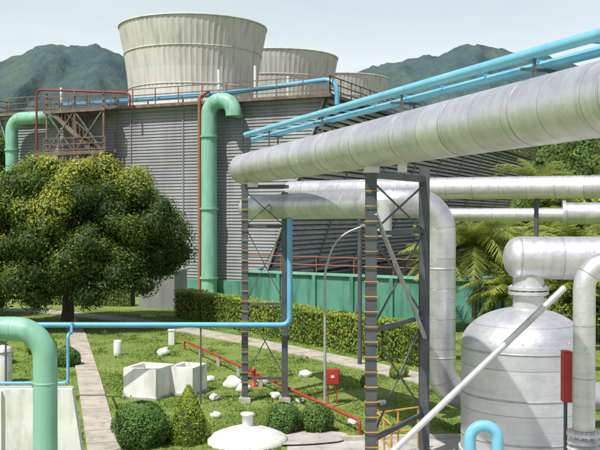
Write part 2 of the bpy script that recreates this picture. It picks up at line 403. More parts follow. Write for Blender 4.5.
o=rawquads('lawn_grass',vs,np.repeat(.45+pat*.6+np.random.normal(size=n)*.12,3),M_grass,k=3); o['kind']='stuff'; o['label']='short patchy green lawn grass'; o['category']='grass'
X,Y=lawnpts(3000); n=len(X)
o=leafobj('leaf_litter',np.stack([X,Y,np.random.uniform(.03,.06,n)],1),np.random.normal(size=(n,3))*.3+np.array([0,0,1]),.09,.045,np.random.rand(n),M_litter); o['kind']='stuff'; o['label']='dry fallen leaves scattered over the lawn'; o['category']='leaves'
C=[];T=[]
for k in range(130):
    x,y=random.uniform(-12,4),random.uniform(23,46)
    if seg_dist(np.array([x]),np.array([y]),PATH1)[0]<1 or seg_dist(np.array([x]),np.array([y]),PATH2)[0]<.7 or (x>-1.2 and y<23.4): continue
    m=30; C.append(np.stack([x+np.random.normal(size=m)*.12,y+np.random.normal(size=m)*.12,np.random.uniform(.03,.18,m)],1)); T.append(np.random.normal(.55,.2,m))
C=np.concatenate(C); o=leafobj('weeds',C,np.random.normal(size=C.shape)*.6+np.array([0,0,1]),.11,.05,np.concatenate(T),M_bush); o['kind']='stuff'; o['label']='low broadleaf weeds growing in the lawn'; o['category']='weeds'

# ---------------------------------------------------------------- cooling tower
LD=V((0.4162,0.909,0)); ED=V((-0.909,0.4162,0)); C0=V((1.67,60,0)); H=13.35; W=28.0; LEN=74.0; SL=0.365
def E(s,t,z): return C0+ED*s+LD*t+V((0,0,z))
T=thing('cooling_tower','large grey cooling tower with corrugated end wall and fan stacks','cooling tower',E(14,10,0))
mb=MB(); pitch=0.225; z=0.0
while z<H-0.01:
    z1=min(z+pitch,H)
    sr0=(H-z)*SL; sr1=(H-z1)*SL; o0,o1=-0.07,0.0
    mb.quad(E(W-sr0,o0,z),E(sr0,o0,z),E(sr1,o1,z1),E(W-sr1,o1,z1))
    mb.quad(E(W-sr0,o0,z),E(sr0,o0,z),E(sr0,0,z),E(W-sr0,0,z))
    z=z1
part(T,'end_wall',mb,M_siding)
mb=MB()
for s in (6.2,11,15.5,20,24.5):
    mb.beam(E(s,-0.10,0),E(s,-0.10,H),0.07,0.05)
mb.beam(E(H*SL,-0.12,0),E(0,-0.12,H),0.22,0.12); mb.beam(E(W-H*SL,-0.12,0),E(W,-0.12,H),0.22,0.12)
mb.beam(E(W,-.13,H-.12),E(0,-.13,H-.12),.10,.24)
part(T,'wall_trim',mb,M_siding)
mb=MB()
mb.add([E(.9,.3,H-.1),E(W-.9,.3,H-.1),E(W-5.4,.3,0),E(5.4,.3,0),E(.9,LEN,H-.1),E(W-.9,LEN,H-.1),E(W-5.4,LEN,0),E(5.4,LEN,0)],[(0,1,2,3),(4,7,6,5),(0,3,7,4),(1,5,6,2),(0,4,5,1)])
part(T,'fill_packing',mb,M_dark)
mb=MB(); nrow=34
for i in range(nrow):
    zc=H-0.35-i*(H-1.1)/nrow; sc=(H-zc)*SL
    a0=(sc+0.04,zc+0.12); a1=(sc-0.14,zc-0.10)
    for t0 in np.arange(0.15,LEN,7.7):
        t1=min(t0+7.66,LEN); jz=random.uniform(-.02,.02)
        mb.quad(E(a0[0],t0,a0[1]),E(a0[0],t1,a0[1]),E(a1[0],t1,a1[1]+jz),E(a1[0],t0,a1[1]+jz))
        mb.quad(E(a1[0],t0,a1[1]+jz),E(a1[0],t1,a1[1]+jz),E(a1[0]+.02,t1,a1[1]+jz-.08),E(a1[0]+.02,t0,a1[1]+jz-.08))
part(T,'louvre_slats',mb,M_louver)
mb=MB()
for t in np.arange(0.1,LEN+1,7.7):
    mb.beam(E(H*SL-.20,t,0),E(-.20,t,H),0.09,0.09)
mb.beam(E(-.28,0,H-.2),E(-.28,LEN,H-.2),.12,.3)
part(T,'louvre_frame',mb,M_siding)
mb=MB()
mb.add([E(-.7,-.7,H),E(W+.7,-.7,H),E(W+.7,LEN,H),E(-.7,LEN,H),E(-.7,-.7,H+.22),E(W+.7,-.7,H+.22),E(W+.7,LEN,H+.22),E(-.7,LEN,H+.22)],[(0,3,2,1),(4,5,6,7),(0,1,5,4),(1,2,6,5),(2,3,7,6),(3,0,4,7)])
part(T,'fan_deck',mb,M_rust)
def rail(mb,a,b,h=1.15,sp=1.9,w=.07):
    a=V(a);b=V(b);d=b-a;n=max(1,round(d.length/sp))
    for k in range(n+1):
        p=a+d*k/n; mb.beam(p,p+V((0,0,h)),w)
    for hh in (h,h*.6,h*.22): mb.beam(a+V((0,0,hh)),b+V((0,0,hh)),w*.8,w*.9)
mb=MB(); z=H+.22
rail(mb,E(-.6,-.6,z),E(W+.6,-.6,z)); rail(mb,E(-.6,-.6,z),E(-.6,LEN,z)); rail(mb,E(W+.6,-.6,z),E(W+.6,LEN,z))
part(T,'deck_railing',mb,M_rust)
for i in range(3):
    t=8.2+15.4*i; c=E(15.2,t,H+.22); seg=240
    prof=[(5.35,0),(5.22,.95),(5.2,2.1),(5.32,3.4),(5.55,4.95),(5.85,6.45),(5.98,7.2)]
    mb=MB(); vs=[];fs=[]
    for (r,zz) in prof:
        for k in range(seg):
            a=2*math.pi*k/seg; rr=r+(0.03 if k%3==0 else 0.0); vs.append(c+V((rr*math.cos(a),rr*math.sin(a),zz)))
    for q in range(len(prof)-1):
        for k in range(seg):
            k2=(k+1)%seg; fs.append((q*seg+k,q*seg+k2,(q+1)*seg+k2,(q+1)*seg+k))
    mb.add(vs,fs,None,False)
    st=part(T,'fan_stack',mb,M_stack)
    mb=MB(); mb.lathe(c,[(5.95,7.10),(6.05,7.10),(6.05,7.23),(5.85,7.23),(5.85,7.10)],seg=96)
    part(T,'stack_rim',mb,M_stack,under=st)
    mb=MB(); mb.lathe(c,[(5.75,7.1),(5.1,3),(5.1,0.1)],seg=64); part(T,'stack_inner_shell',mb,M_stackin,under=st)
    for zz,r in ((0.35,5.34),(2.1,5.23),(4.95,5.58)):
        mb=MB(); mb.lathe(c,[(r,zz-.03),(r+.035,zz-.03),(r+.035,zz+.03),(r,zz+.03)],seg=96)
        part(T,'stack_hoop',mb,M_stack,under=st)
mb=MB(); S0,S1,S2=16.6,19.2,21.8
for s in (S0,S1,S2):
    for oo in (-0.5,-1.9): mb.beam(E(s,oo,6.0 if s<21 else 9),E(s,oo,H+1.3),.14)
for zz in (H-.1,H-3.2,H-6.4):
    mb.add([E(S0-.2,-.3,zz),E(S2+.2,-.3,zz),E(S2+.2,-2,zz),E(S0-.2,-2,zz)],[(0,1,2,3)]); mb.beam(E(S0-.2,-2,zz),E(S2+.2,-2,zz),.12,.25)
    rail(mb,E(S0-.2,-2,zz),E(S2+.2,-2,zz),1.1,1.3)
for (sa,za,sb,zb) in ((S2-.4,H-.1,S0+.8,H-3.2),(S0+.8,H-3.2,S2-.4,H-6.4)):
    mb.beam(E(sa,-1.9,za),E(sb,-1.9,zb),.1,.3); mb.beam(E(sa,-1.0,za),E(sb,-1.0,zb),.1,.3)
    mb.beam(E(sa,-1.9,za+1),E(sb,-1.9,zb+1),.07); 
    for k in range(12):
        s=sa+(sb-sa)*k/12; zz=za+(zb-za)*k/12; mb.box(E(s,-1.45,zz),(.9,.3,.04),math.atan2(LD.y,LD.x))
        mb.beam(E(s,-1.9,zz),E(s,-1.9,zz+1),.05)
for s0,s1 in ((S0,S1),(S1,S2)):
    for za,zb in ((H-3.2,H-.1),(H-6.4,H-3.2)): mb.beam(E(s0,-1.95,za),E(s1,-1.95,zb),.09); mb.beam(E(s1,-1.95,za),E(s0,-1.95,zb),.09)
part(T,'staircase',mb,M_rust)
mb=MB()
mb.add([E(4.4,-.35,0),E(W-4.4,-.35,0),E(W-4.4,-.35,1.0),E(4.4,-.35,1.0),E(4.4,.2,0),E(W-4.4,.2,0),E(W-4.4,.2,1.0),E(4.4,.2,1.0)],[(0,1,2,3),(3,2,6,7),(0,3,7,4),(1,5,6,2)])
part(T,'base_plinth',mb,M_teal)
for s,t,hh in ((8,-.2,2.4),(5.5,.5,2.6),(3.2,1,1.8),(22,0,2.0)):
    mb=MB(); mb.tube([E(s,t,H+.2),E(s,t,H+hh)],.10,10); part(T,'vent_pipe',mb,M_whitepaint)

mb=MB(); mb.tube([E(22,-.1,H+.65),E(8,-.1,H+.7),E(-0.9,-.1,H+1.25),E(-0.9,-.1,H-.5)],.17,16,R=.9)
t_=thing('blue_water_pipe','light blue pipe running along the tower deck edge','pipe',E(12,-.1,H+.22)); part(t_,'pipe_run',mb,M_blue2)
for s in (21,17.5,14,11,8):
    mb=MB(); mb.beam(E(s,-.1,H+.22),E(s,-.1,H+.6 ),.1); part(t_,'pipe_support',mb,M_rust)
def flange(mb,p,r,ax,th=.10):
    mb.lathe(V(p),[(0,-th/2),(r,-th/2),(r,th/2),(0,th/2)],seg=32,smooth=False,axis=ax)
    R=V((0,0,1)).rotation_difference(V(ax)).to_matrix()
    for k in range(12):
        a=k*math.pi/6; q=V(p)+R@V((r*.86*math.cos(a),r*.86*math.sin(a),0)); mb.tube([q-R@V((0,0,th)),q+R@V((0,0,th))],.018+r*.02,6)
t_=thing('green_riser_pipe','tall sea green riser pipe bending over the deck edge','pipe',E(8.3,-1.05,0))
mb=MB(); mb.tube([E(8.3,-1.05,0),E(8.3,-1.05,13.45),E(6.35,-1.05,13.45),E(6.35,-1.05,12.35)],.55,28,R=.95); mb.tube([E(6.35,-1.05,12.5),E(6.35,.3,12.5)],.22,16); part(t_,'pipe_run',mb,M_green)
for z in (11,6,1.2):
    mb=MB(); flange(mb,E(8.3,-1.05,z),.66,(0,0,1),.10); part(t_,'flange',mb,M_green)
t_=thing('green_riser_pipe','sea green riser pipe with elbow beside the stairs','pipe',E(25.8,-1.2,0))
mb=MB(); mb.tube([E(25.8,-1.2,0),E(25.8,-1.2,13.0),E(22.7,-1.2,13.0),E(22.7,.2,13.0)],.48,28,R=1.0); part(t_,'pipe_run',mb,M_green)
mb=MB(); flange(mb,E(25.8,-1.2,10.6),.58,(0,0,1),.10); part(t_,'flange',mb,M_green)
mb=MB(); mb.tube([E(9.25,-.75,0),E(9.25,-.75,13.9),E(8.6,-.4,14.3)],.11,12,R=.4); 
solo('red_riser_pipe','thin orange red pipe climbing the corrugated wall','pipe',mb,M_orange,E(9.25,-.75,0))
mb=MB(); mb.tube([E(22.5,-2.2,9.5),E(22.5,-2.2,14.95),E(14.8,-1.2,14.4),E(14.8,-1.2,13.4)],.085,12,R=.4)
solo('maroon_fire_pipe','thin dark maroon pipe across the stair landing','pipe',mb,M_maroon,E(22.5,-2.2,9.5))

B=[V((-3.2,54,0)),V((9.2,46.2,0)),V((9.2,46.2,0))+LD*58]
T=thing('water_basin','green painted concrete water basin beside the cooling tower','basin',B[0])
mb=MB(); hb=2.15
for a,b in zip(B[:-1],B[1:]):
    mb.beam(a+V((0,0,hb/2)),b+V((0,0,hb/2)),.3,hb)
part(T,'wall',mb,M_teal)
for a,b in zip(B[:-1],B[1:]):
    d=b-a;n=int(d.length/2.4);nr=V((d.y,-d.x,0)).normalized()
    for k in range(n+1):
        mb=MB(); p=a+d*k/n+nr*.2; mb.box((p.x,p.y,hb/2),(.22,.22,hb),math.atan2(d.y,d.x)); part(T,'pilaster',mb,M_teal)
mb=MB()
for a,b in zip(B[:-1],B[1:]):
    nr=V(((b-a).y,-(b-a).x,0)).normalized(); mb.beam(a+nr*.06+V((0,0,hb+.05)),b+nr*.06+V((0,0,hb+.05)),.5,.12)
part(T,'coping',mb,M_green)
mb=MB(); mb.add([(B[0].x,B[0].y,1.2),(B[1].x,B[1].y,1.2),(B[2].x,B[2].y,1.2),tuple(E(4.9,70,1.2)),tuple(E(4.9,0,1.2))],[(0,1,2,3,4)]); part(T,'water',mb,M_water)
mb=MB(); mb.beam(E(4.6,-.35,1.0),B[0]+V((0,0,1.0)),.3,2.0); part(T,'return_wall',mb,M_teal)
T=thing('basin_railing','orange pipe handrail along the green basin wall','railing',B[0]+V((0,0,hb)))
mb=MB(); 
for a,b in zip(B[:-1],B[1:]):
    a=a+V((0,0,hb+.11));b=b+V((0,0,hb+.11)); 
    for hh in (.9,.45): mb.tube([a+V((0,0,hh)),b+V((0,0,hh))],.030,8)
    n=int((b-a).length/2.4)
    for k in range(n+1): p=a+(b-a)*k/n; mb.tube([p,p+V((0,0,.9))],.025,8)
part(T,'handrail',mb,M_orange)
mb=MB(); c=V((-8.3,54.5,0)); ang=-.25
T=thing('pump_plinth','grey concrete block at the foot of the tower','concrete block',c)
mb.box(c+V((0,0,1.1)),(2.3,2.0,2.2),ang); part(T,'body',mb,M_siding)
mb=MB(); mb.box(c+V((0,0,2.26)),(2.5,2.2,.12),ang); part(T,'slab',mb,M_conc)

# ---------------------------------------------------------------- big steam pipe
PD=V((-.3115,.950,0)).normalized(); PN=V((.950,.3115,0)).normalized()
def BP(Y,off=0,z=0): return V((-1.87+.3278*(28-Y),Y,z))+PN*off
T=thing('steam_pipe','huge aluminium clad steam pipe resting on steel supports','pipe',BP(18,0,6.93))
mb=MB(); p0=BP(4.0,0,6.93); p1=BP(27.5,0,6.93)
mb.tube([p0,p1],.465,64,cap=False); mb.lathe(p1,[(.465,0),(.45,.07),(.36,.14),(.2,.18),(0,.19)],seg=64,axis=PD)
part(T,'cladding',mb,M_clad)
for Y in np.arange(5.2,27.4,1.83):
    Y+=random.uniform(-.25,.25)
    mb=MB(); c=BP(Y,0,6.93); mb.lathe(c,[(.466,-.016),(.470,-.014),(.470,.014),(.466,.016)],seg=64,axis=PD); part(T,'strap_band',mb,M_clad2)
for Y,sz in ((16.6,(.16,.16,.22)),(26.6,(.3,.3,.14)),(18,(.30,.30,.12))):
    mb=MB(); mb.box(BP(Y,.02,6.42),sz); part(T,'pipe_shoe',mb,M_silver)
T=thing('blue_pipe_run','pair of sky blue pipes with cross brackets on the steam pipe','pipe',BP(18,0,7.6))
def BZ(Y): return 7.60+(Y-11)*.0145
def BL(Y,off,dz): return BP(Y,off,BZ(Y)+dz)
mb=MB(); mb.tube([BL(4,-.09,.10),BL(27.0,-.09,.10)],.078,24); part(T,'upper_pipe',mb,M_blue)
mb=MB(); mb.tube([BL(4,.13,-.045),BL(27.0,.13,-.045)],.068,20); part(T,'lower_pipe',mb,M_blue)
for Y in np.arange(5.6,27,1.37):
    mb=MB(); mb.beam(BL(Y,-.10,.03),BL(Y,.16,.02),.035,.025); part(T,'cross_bracket',mb,M_blue2)
for Y in (8.2,12.3,16.4,20.5,24.6):
    z=BZ(Y)-.13; mb=MB(); mb.beam(BP(Y,-.30,z),BP(Y,.30,z),.04,.04)
    mb.beam(BP(Y,-.09,BZ(Y)+.03),BP(Y,-.09,7.37),.04); mb.beam(BP(Y,.16,z),BP(Y,.16,7.35),.04)
    part(T,'bracket',mb,M_steel)
# ---------------------------------------------------------------- second insulated pipe with drop leg
T=thing('steam_pipe','silver clad pipe turning down into a vertical drop leg','pipe',V((3.5,22.5,0)))
mb=MB(); mb.tube([(-1.62,28.6,5.76),(1.95,22.3,5.82),(3.50,22.4,5.85),(3.50,22.4,1.25),(4.6,22.8,0.80),(9,23.6,.80)],.375,48,R=.80); part(T,'cladding',mb,M_clad2)
mb=MB(); mb.lathe((-1.62,28.6,5.76),[(.375,0),(.34,.08),(.2,.14),(0,.16)],seg=48,axis=V((-3.57,6.3,0)).normalized()); part(T,'end_cap',mb,M_clad2)
for q in ((3.5,22.4,2.0),(3.5,22.4,4.2)):
    mb=MB(); mb.lathe(q,[(.376,-.02),(.383,-.016),(.383,.016),(.376,.02)],seg=48); part(T,'strap_band',mb,M_clad)
mb=MB(); mb.tube([(2.08,22.15,5.0),(2.08,22.15,5.9)],.18,20); part(T,'nozzle',mb,M_silver)
T=thing('steam_pipe','long pale clad pipe crossing behind the supports','pipe',V((5,30,6.45)))
mb=MB(); mb.tube([(-.4,35.4,6.5),(4.5,31,6.45),(16,25.5,6.4)],.37,40,R=2); part(T,'cladding',mb,M_clad)
for x,y,z in ((2.2,33.1,6.1),(7.8,29.7,6.1)):
    mb=MB(); mb.tube([(x,y,0),(x,y,z)],.08,12); part(T,'support_post',mb,M_steel)
T=thing('steam_pipe','thinner pale pipe with a wider flanged end','pipe',V((9,34,5.6)))
mb=MB(); mb.tube([(5.3,37.5,5.55),(5.9,35.6,5.55),(10.2,34.6,5.55)],.26,28,R=.5); part(T,'cladding',mb,M_clad)
mb=MB(); mb.tube([(10.15,34.6,5.6),(16,33.3,5.6)],.42,36); mb.lathe((10.15,34.6,5.6),[(0,-.06),(.5,-.06),(.5,.06),(0,.06)],seg=32,smooth=False,axis=(1,-.22,0)); part(T,'wide_end',mb,M_clad2)
mb=MB(); mb.tube([(12,34.2,0),(12,34.2,5.2)],.10,10); part(T,'support_post',mb,M_pole)

# ---------------------------------------------------------------- support frames
def frame(A,Bp,zt,w,label,levels,rungs_on,ztB=None,diag=None):
    A=V(A);Bp=V(Bp); ztB=ztB or zt
    T=thing('pipe_support_frame',label,'steel frame',(A+Bp)/2,'steel frames carrying the pipes')
    for P,zz in((A,zt),(Bp,ztB)):
        mb=MB(); mb.ibeam(P+V((0,0,.12)),P+V((0,0,zz)),w); po=part(T,'post',mb,M_steel)
        mb=MB(); mb.box(P+V((0,0,.06)),(w*1.9,w*1.9,.12)); mb.box(P+V((0,0,.135)),(w*1.5,w*1.5,.03)); part(T,'base_plate',mb,M_conc,under=po)
    ext=(Bp-A).normalized()
    for z in levels:
        mb=MB(); mb.beam(A+ext*w*.4+V((0,0,z)),Bp-ext*w*.4+V((0,0,z)),w*.34,w*.42); part(T,'crossbeam',mb,M_steel)
    mb=MB(); mb.beam(A-ext*.12+V((0,0,zt-w*.4)),Bp+ext*.12+V((0,0,zt-w*.4)),w*.6,w*.6); part(T,'crossbeam',mb,M_steel)
    lv=sorted(levels+[zt-.2]); n=V((0,-.02,0))
    for a,b in zip(lv[:-1],lv[1:]):
        if b-a<1: continue
        mb=MB(); mb.beam(A+n+V((0,0,a)),Bp+n+V((0,0,b)),w*.15,w*.15); part(T,'cross_brace',mb,M_steel)
        mb=MB(); mb.beam(Bp-n+V((0,0,a)),A-n+V((0,0,b)),w*.15,w*.15); part(T,'cross_brace',mb,M_steel)
    if diag:
        mb=MB(); mb.beam(A+V((.08,-.10,diag[0])),Bp+V((0,-.16,diag[1])),w*.32,w*.32); part(T,'diagonal_brace',mb,M_pole)
    for P in rungs_on:
        P=V(P); z=.6
        while z<zt-.2:
            mb=MB()
            for sx in (-1,1):
                mb.box(P+V((sx*(w*.5+.015),-w*.32,z)),(.018,w*.3+.06,.018))
            mb.box(P+V((0,-w*.5-.04,z)),(w+.05,.018,.018)); z+=.30
            part(T,'climbing_rung',mb,M_yellow)
    return T
frame((-1.63,26.6,0),(-.45,26.6,0),6.44,.18,'dark steel trestle with cross bracing under two pipes',[.7,2.9,5.2],[(-1.63,26.6,0)],6.2)
frame((1.42,18,0),(2.83,20.5,0),6.42,.22,'dark steel H column frame with yellow climbing rungs',[1.0,3.2,5.15],[(1.42,18,0),],6.6,diag=(5.55,2.75))
mb=MB()
for a,b in (((1.75,20.3,0),(2.75,20.9,0)),((1.75,20.3,0),(1.95,19.2,0))):
    a=V(a);b=V(b)
    for hh in (1.05,.55): mb.tube([a+V((0,0,hh)),b+V((0,0,hh))],.025,8)
    for k in range(3): p=a+(b-a)*k/2; mb.tube([p,p+V((0,0,1.05))],.025,8)
solo('guard_rail','low yellow tubular guard rail beside a steel column','railing',mb,M_yellow,(1.9,20.2,0))

# ---------------------------------------------------------------- vessel
c=V((4.98,20,0)); R0=1.38
T=thing('separator_vessel','domed silver clad vertical steam separator vessel','tank',c)
mb=MB(); prof=[(R0,.35),(R0,1.3),(R0,2.0),(R0,2.62)]+[(R0*math.cos(a),2.62+.86*math.sin(a)) for a in np.linspace(.08,1.5,16)]
mb.lathe(c,prof,72); part(T,'shell',mb,M_vessel)
for z in (.7,1.62,2.6):
    mb=MB(); mb.lathe(c,[(R0,z-.02),(R0+.01,z-.02),(R0+.01,z+.02),(R0,z+.02)],seg=72); part(T,'shell_band',mb,M_pole)
mb=MB(); mb.lathe(c,[(R0+.05,0),(R0+.05,.35),(R0-.2,.35)],seg=48,smooth=False); part(T,'skirt',mb,M_conc)
mb=MB(); mb.tube([c+V((0.1,0,3.3)),c+V((.1,0,4.25))],.34,32); part(T,'neck',mb,M_silver)
mb=MB(); flange(mb,c+V((0.1,0,3.80)),.44,(0,0,1),.07); flange(mb,c+V((0.1,0,3.90)),.44,(0,0,1),.07); part(T,'flange',mb,M_silver)
mb=MB()
for k in range(24):
    a=k*math.pi/12; rr,zz=R0*.97,2.83
    mb.lathe(c+V((rr*math.cos(a),rr*math.sin(a),zz)),[(0,.015),(.015,.008),(.017,-.02)],seg=8)
part(T,'rivets',mb,M_pole)
T=thing('vessel_outlet_pipe','wide clad horizontal drum on the vessel neck','pipe',c+V((0,0,4.56)))
dv=V((.99,-.10,0)).normalized(); q0=c+V((-.10,0,4.57)); mb=MB(); mb.tube([q0,q0+dv*6],.475,48,cap=False)
mb.lathe(q0,[(.475,0),(.46,.10),(.39,.22),(.26,.31),(.12,.35),(0,.36)],seg=48,axis=-dv); part(T,'cladding',mb,M_clad)
mb=MB(); mb.lathe(q0,[(.476,-.02),(.484,-.02),(.484,.02),(.476,.02)],seg=48,axis=dv); part(T,'strap_band',mb,M_clad2)
T=thing('white_drop_pipe','white vertical pipe with elbow and bellows joint','pipe',V((4.9,15.5,0)))
mb=MB(); mb.tube([(4.9,15.5,.0),(4.9,15.5,4.7),(6,15.4,4.7),(9,15.1,4.7)],.19,28,R=.45); part(T,'pipe_run',mb,M_clad)
mb=MB(); mb.lathe((4.9,15.5,1.1),[(.2,0)]+[(.2+.09*(k%2),.05+.05*k) for k in range(10)]+[(.2,.6)],seg=32,smooth=False); part(T,'bellows',mb,M_silver)
for z in (1.06,1.75):
    mb=MB(); flange(mb,(4.9,15.5,z),.29,(0,0,1),.06); part(T,'flange',mb,M_silver)
mb=MB(); mb.tube([(4.72,16.05,4.22),(1.64,15.5,1.47),(0.02,15.2,0)],.058,16); mb.lathe((0.02,15.2,0),[(0,.03),(.16,.03),(.16,0)],seg=16,smooth=False)
solo('diagonal_strut','long pale diagonal tube strut braced to the pipe','strut',mb,M_silver,(1.6,15.5,1.4))
T=thing('red_cabinet','tall narrow red fire cabinet on a post','cabinet',V((4.72,15.95,0)))
mb=MB(); mb.box((4.73,15.95,2.66),(.15,.20,.90)); part(T,'cabinet_body',mb,M_red)
mb=MB(); mb.box((4.73,15.84,2.66),(.12,.02,.83)); part(T,'door',mb,M_red)
mb=MB(); mb.tube([(4.73,16.0,0),(4.73,16.0,2.21)],.035,10); part(T,'post',mb,M_steel)
T=thing('blue_vent_pipe','sky blue gooseneck vent pipe','pipe',V((2.86,13,0)))
mb=MB(); mb.tube([(2.86,13,0),(2.86,13,2.46),(2.46,13,2.46),(2.46,13,2.08)],.085,24,R=.195,cap=False); part(T,'pipe_run',mb,M_blue)
mb=MB(); mb.lathe((2.46,13,2.06),[(.07,0),(.11,0),(.11,.05),(.085,.05)],seg=24,smooth=False); part(T,'mouth_ring',mb,M_blue)

# ---------------------------------------------------------------- green pipe + white enclosure
T=thing('green_pipe','sea green pipe with elbow bending down to the ground','pipe',V((-3.97,14,0)))
mb=MB(); mb.tube([(-10,14.5,3.74),(-3.97,14,3.74),(-3.97,14,0)],.185,32,R=.46); part(T,'pipe_run',mb,M_green)
mb=MB(); mb.lathe((-3.97,14,2.9),[(.186,-.02),(.190,-.015),(.190,.015),(.186,.02)],seg=32); part(T,'weld_ring',mb,M_green)
mb=MB(); mb.lathe((-4.5,14.045,3.74),[(.186,-.02),(.190,-.015),(.190,.015),(.186,.02)],seg=32,axis=(1,-.08,0)); part(T,'weld_ring',mb,M_green)
T=thing('white_enclosure','low white masonry wall beside the footpath','wall',V((-6.5,20,0)))
mb=MB()
mb.add([(-11,19.7,0),(-4.75,19.7,0),(-5.0,19.7,1.70),(-11,19.7,1.70),(-11,20.1,1.70),(-5.06,20.1,1.70),(-4.80,20.1,0),(-11,20.1,0)],[(0,1,2,3),(3,2,5,4),(4,5,6,7),(1,6,5,2)])
part(T,'wall',mb,M_whitepaint)
for x in (-6.6,-8.2,-9.8):
    mb=MB(); mb.box((x,19.66,.84),(.14,.08,1.66)); part(T,'pier',mb,M_whitepaint)
T=thing('blue_small_pipe','thin blue pipe clipped along the white wall top','pipe',V((-6.5,19.9,1.7)))
mb=MB(); mb.tube([(-10.6,19.9,1.80),(-5.14,19.9,1.80),(-5.14,19.9,2.88),(-5.14,20.2,2.88),(-6.60,26.0,2.40),(-6.60,26.2,2.32)],.035,12,R=.10); part(T,'pipe_run',mb,M_blue2)
for x in (-9,-7.4,-5.9):
    mb=MB(); mb.box((x,19.9,1.735),(.05,.08,.07)); part(T,'clip',mb,M_steel)
T=thing('white_tank','small white cylindrical tank with domed lid','tank',V((-9.8,29.6,0)))
mb=MB(); mb.lathe((-9.8,29.6,0),[(.30,0),(.30,1.1),(.26,1.2),(0,1.26)],32); part(T,'shell',mb,M_whitepaint)
mb=MB(); mb.lathe((-9.8,29.6,0),[(.31,1.02),(.33,1.02),(.33,1.08),(.30,1.08)],32); part(T,'rim',mb,M_silver)

T=thing('blue_water_pipe','mid blue pipe on low stanchions rising beside the trestle','pipe',V((-5,26.25,0)))
mb=MB(); mb.tube([(-9.8,26.25,2.32),(-.30,26.25,2.32),(-.30,26.25,5.45)],.080,20,R=.22); part(T,'pipe_run',mb,M_blue2)
for x in (-8.6,-2.9):
    mb=MB(); mb.beam((x,26.27,0),(x,26.27,2.23),.045); part(T,'stanchion',mb,M_steel)

T=thing('street_lamp','slim grey curved street lamp on the lawn','lamp',V((.71,25.6,0)))
mb=MB(); mb.tube([(.71,25.6,.1),(.71,25.6,3.9),(1.0,25.6,4.9),(1.75,25.6,5.2)],.045,14,R=1.0,r1=.028); part(T,'pole',mb,M_pole)
mb=MB(); mb.box((1.95,25.6,5.24),(.45,.14,.07)); mb.box((1.98,25.6,5.19),(.32,.11,.04)); part(T,'lamp_head',mb,M_pole)
mb=MB(); mb.lathe((.71,25.6,0),[(.16,0),(.16,.08),(.07,.14)],16); part(T,'base',mb,M_conc)

T=thing('fire_water_pipe','low red fire water pipe crossing the lawn','pipe',V((-1.6,29.5,0)))
mb=MB(); mb.tube([(-4.75,37.0,.0),(-4.75,37.0,.36),(1.35,22.9,.36),(1.5,22.6,.36),(1.5,22.6,0)],.040,12,R=.12); part(T,'pipe_run',mb,M_red)
for k in range(1,7):
    x=-4.75+6.1*k/7; y=37-14.1*k/7; mb=MB(); mb.box((x,y,.155),(.12,.12,.31)); part(T,'sleeper',mb,M_conc)
T=thing('hose_cabinet','red fire hose cabinet on two short posts','cabinet',V((.95,26.3,0)))
mb=MB(); mb.box((.95,26.3,.80),(.42,.22,.44)); part(T,'cabinet_body',mb,M_red)
mb=MB(); mb.box((.95,26.185,.80),(.36,.015,.38)); part(T,'door',mb,M_red)
mb=MB(); mb.box((.95,26.175,.82),(.10,.006,.07)); part(T,'notice_plate',mb,M_whitepaint)
for x in (.82,1.08):
    mb=MB(); mb.beam((x,26.3,0),(x,26.3,.58),.04); part(T,'post',mb,M_red)
T=thing('fire_hydrant','short red hydrant standpipe with side outlets','hydrant',V((-1.5,29.0,0)))
mb=MB(); mb.lathe((-1.5,29.0,0),[(.12,0),(.12,.05),(.07,.06),(.07,.5),(.09,.52),(.05,.6),(0,.62)],20); part(T,'barrel',mb,M_red)
mb=MB(); mb.tube([(-1.66,29.0,.4),(-1.34,29.0,.4)],.04,12); part(T,'outlet',mb,M_red)

def chamber(x,y,w,d,h,rot,label):
    T=thing('inspection_chamber',label,'masonry box',V((x,y,0)),'white masonry inspection chambers'); R=Matrix.Rotation(rot,3,'Z')
    mb=MB(); t=.14
    for cx,cy,sx,sy in ((0,-d/2+t/2,w,t),(0,d/2-t/2,w,t),(-w/2+t/2,0,t,d-2*t),(w/2-t/2,0,t,d-2*t)):
        q=R@V((cx,cy,0)); mb.box((x+q.x,y+q.y,h/2),(sx,sy,h),rot)
    part(T,'wall',mb,M_whitepaint)
    mb=MB(); mb.box((x,y,h-.22),(w-2*t,d-2*t,.06),rot); part(T,'cover',mb,M_conc)
    mb=MB(); mb.box((x,y,.03),(w+.12,d+.12,.07),rot); part(T,'footing',mb,M_conc)
chamber(-4.62,27.5,1.10,1.15,.92,-.35,'white square masonry chamber with open top')
chamber(-3.50,28.0,.85,1.0,.86,-.35,'smaller white masonry chamber with open top')
mb=MB(); mb.lathe((-7.2,35.5,0),[(.16,0),(.16,.55),(.13,.6),(0,.6)],20); solo('bollard','short white concrete bollard by the path','bollard',mb,M_whitepaint,(-7.2,35.5,0))
mb=MB(); mb.box((-5.5,38.5,.3),(.25,.25,.6)); mb.box((-5.5,38.5,.62),(.3,.3,.05)); solo('marker_post','small white marker block beside the lawn','post',mb,M_whitepaint,(-5.5,38.5,0))
T=thing('wellhead_pad','round white domed concrete base with capped standpipe','concrete pad',V((-1.28,21.9,0)))
q=(-1.28,21.9,0)
mb=MB(); mb.lathe(q,[(.98,0),(.97,.10),(.90,.15),(.74,.22),(.52,.30),(.32,.36),(.2,.38),(0,.38)],56); part(T,'mound',mb,M_whitepaint)
mb=MB(); mb.lathe(q,[(.13,.37),(.13,.64),(.17,.65),(.17,.70),(0,.72)],24); part(T,'standpipe',mb,M_whitepaint)
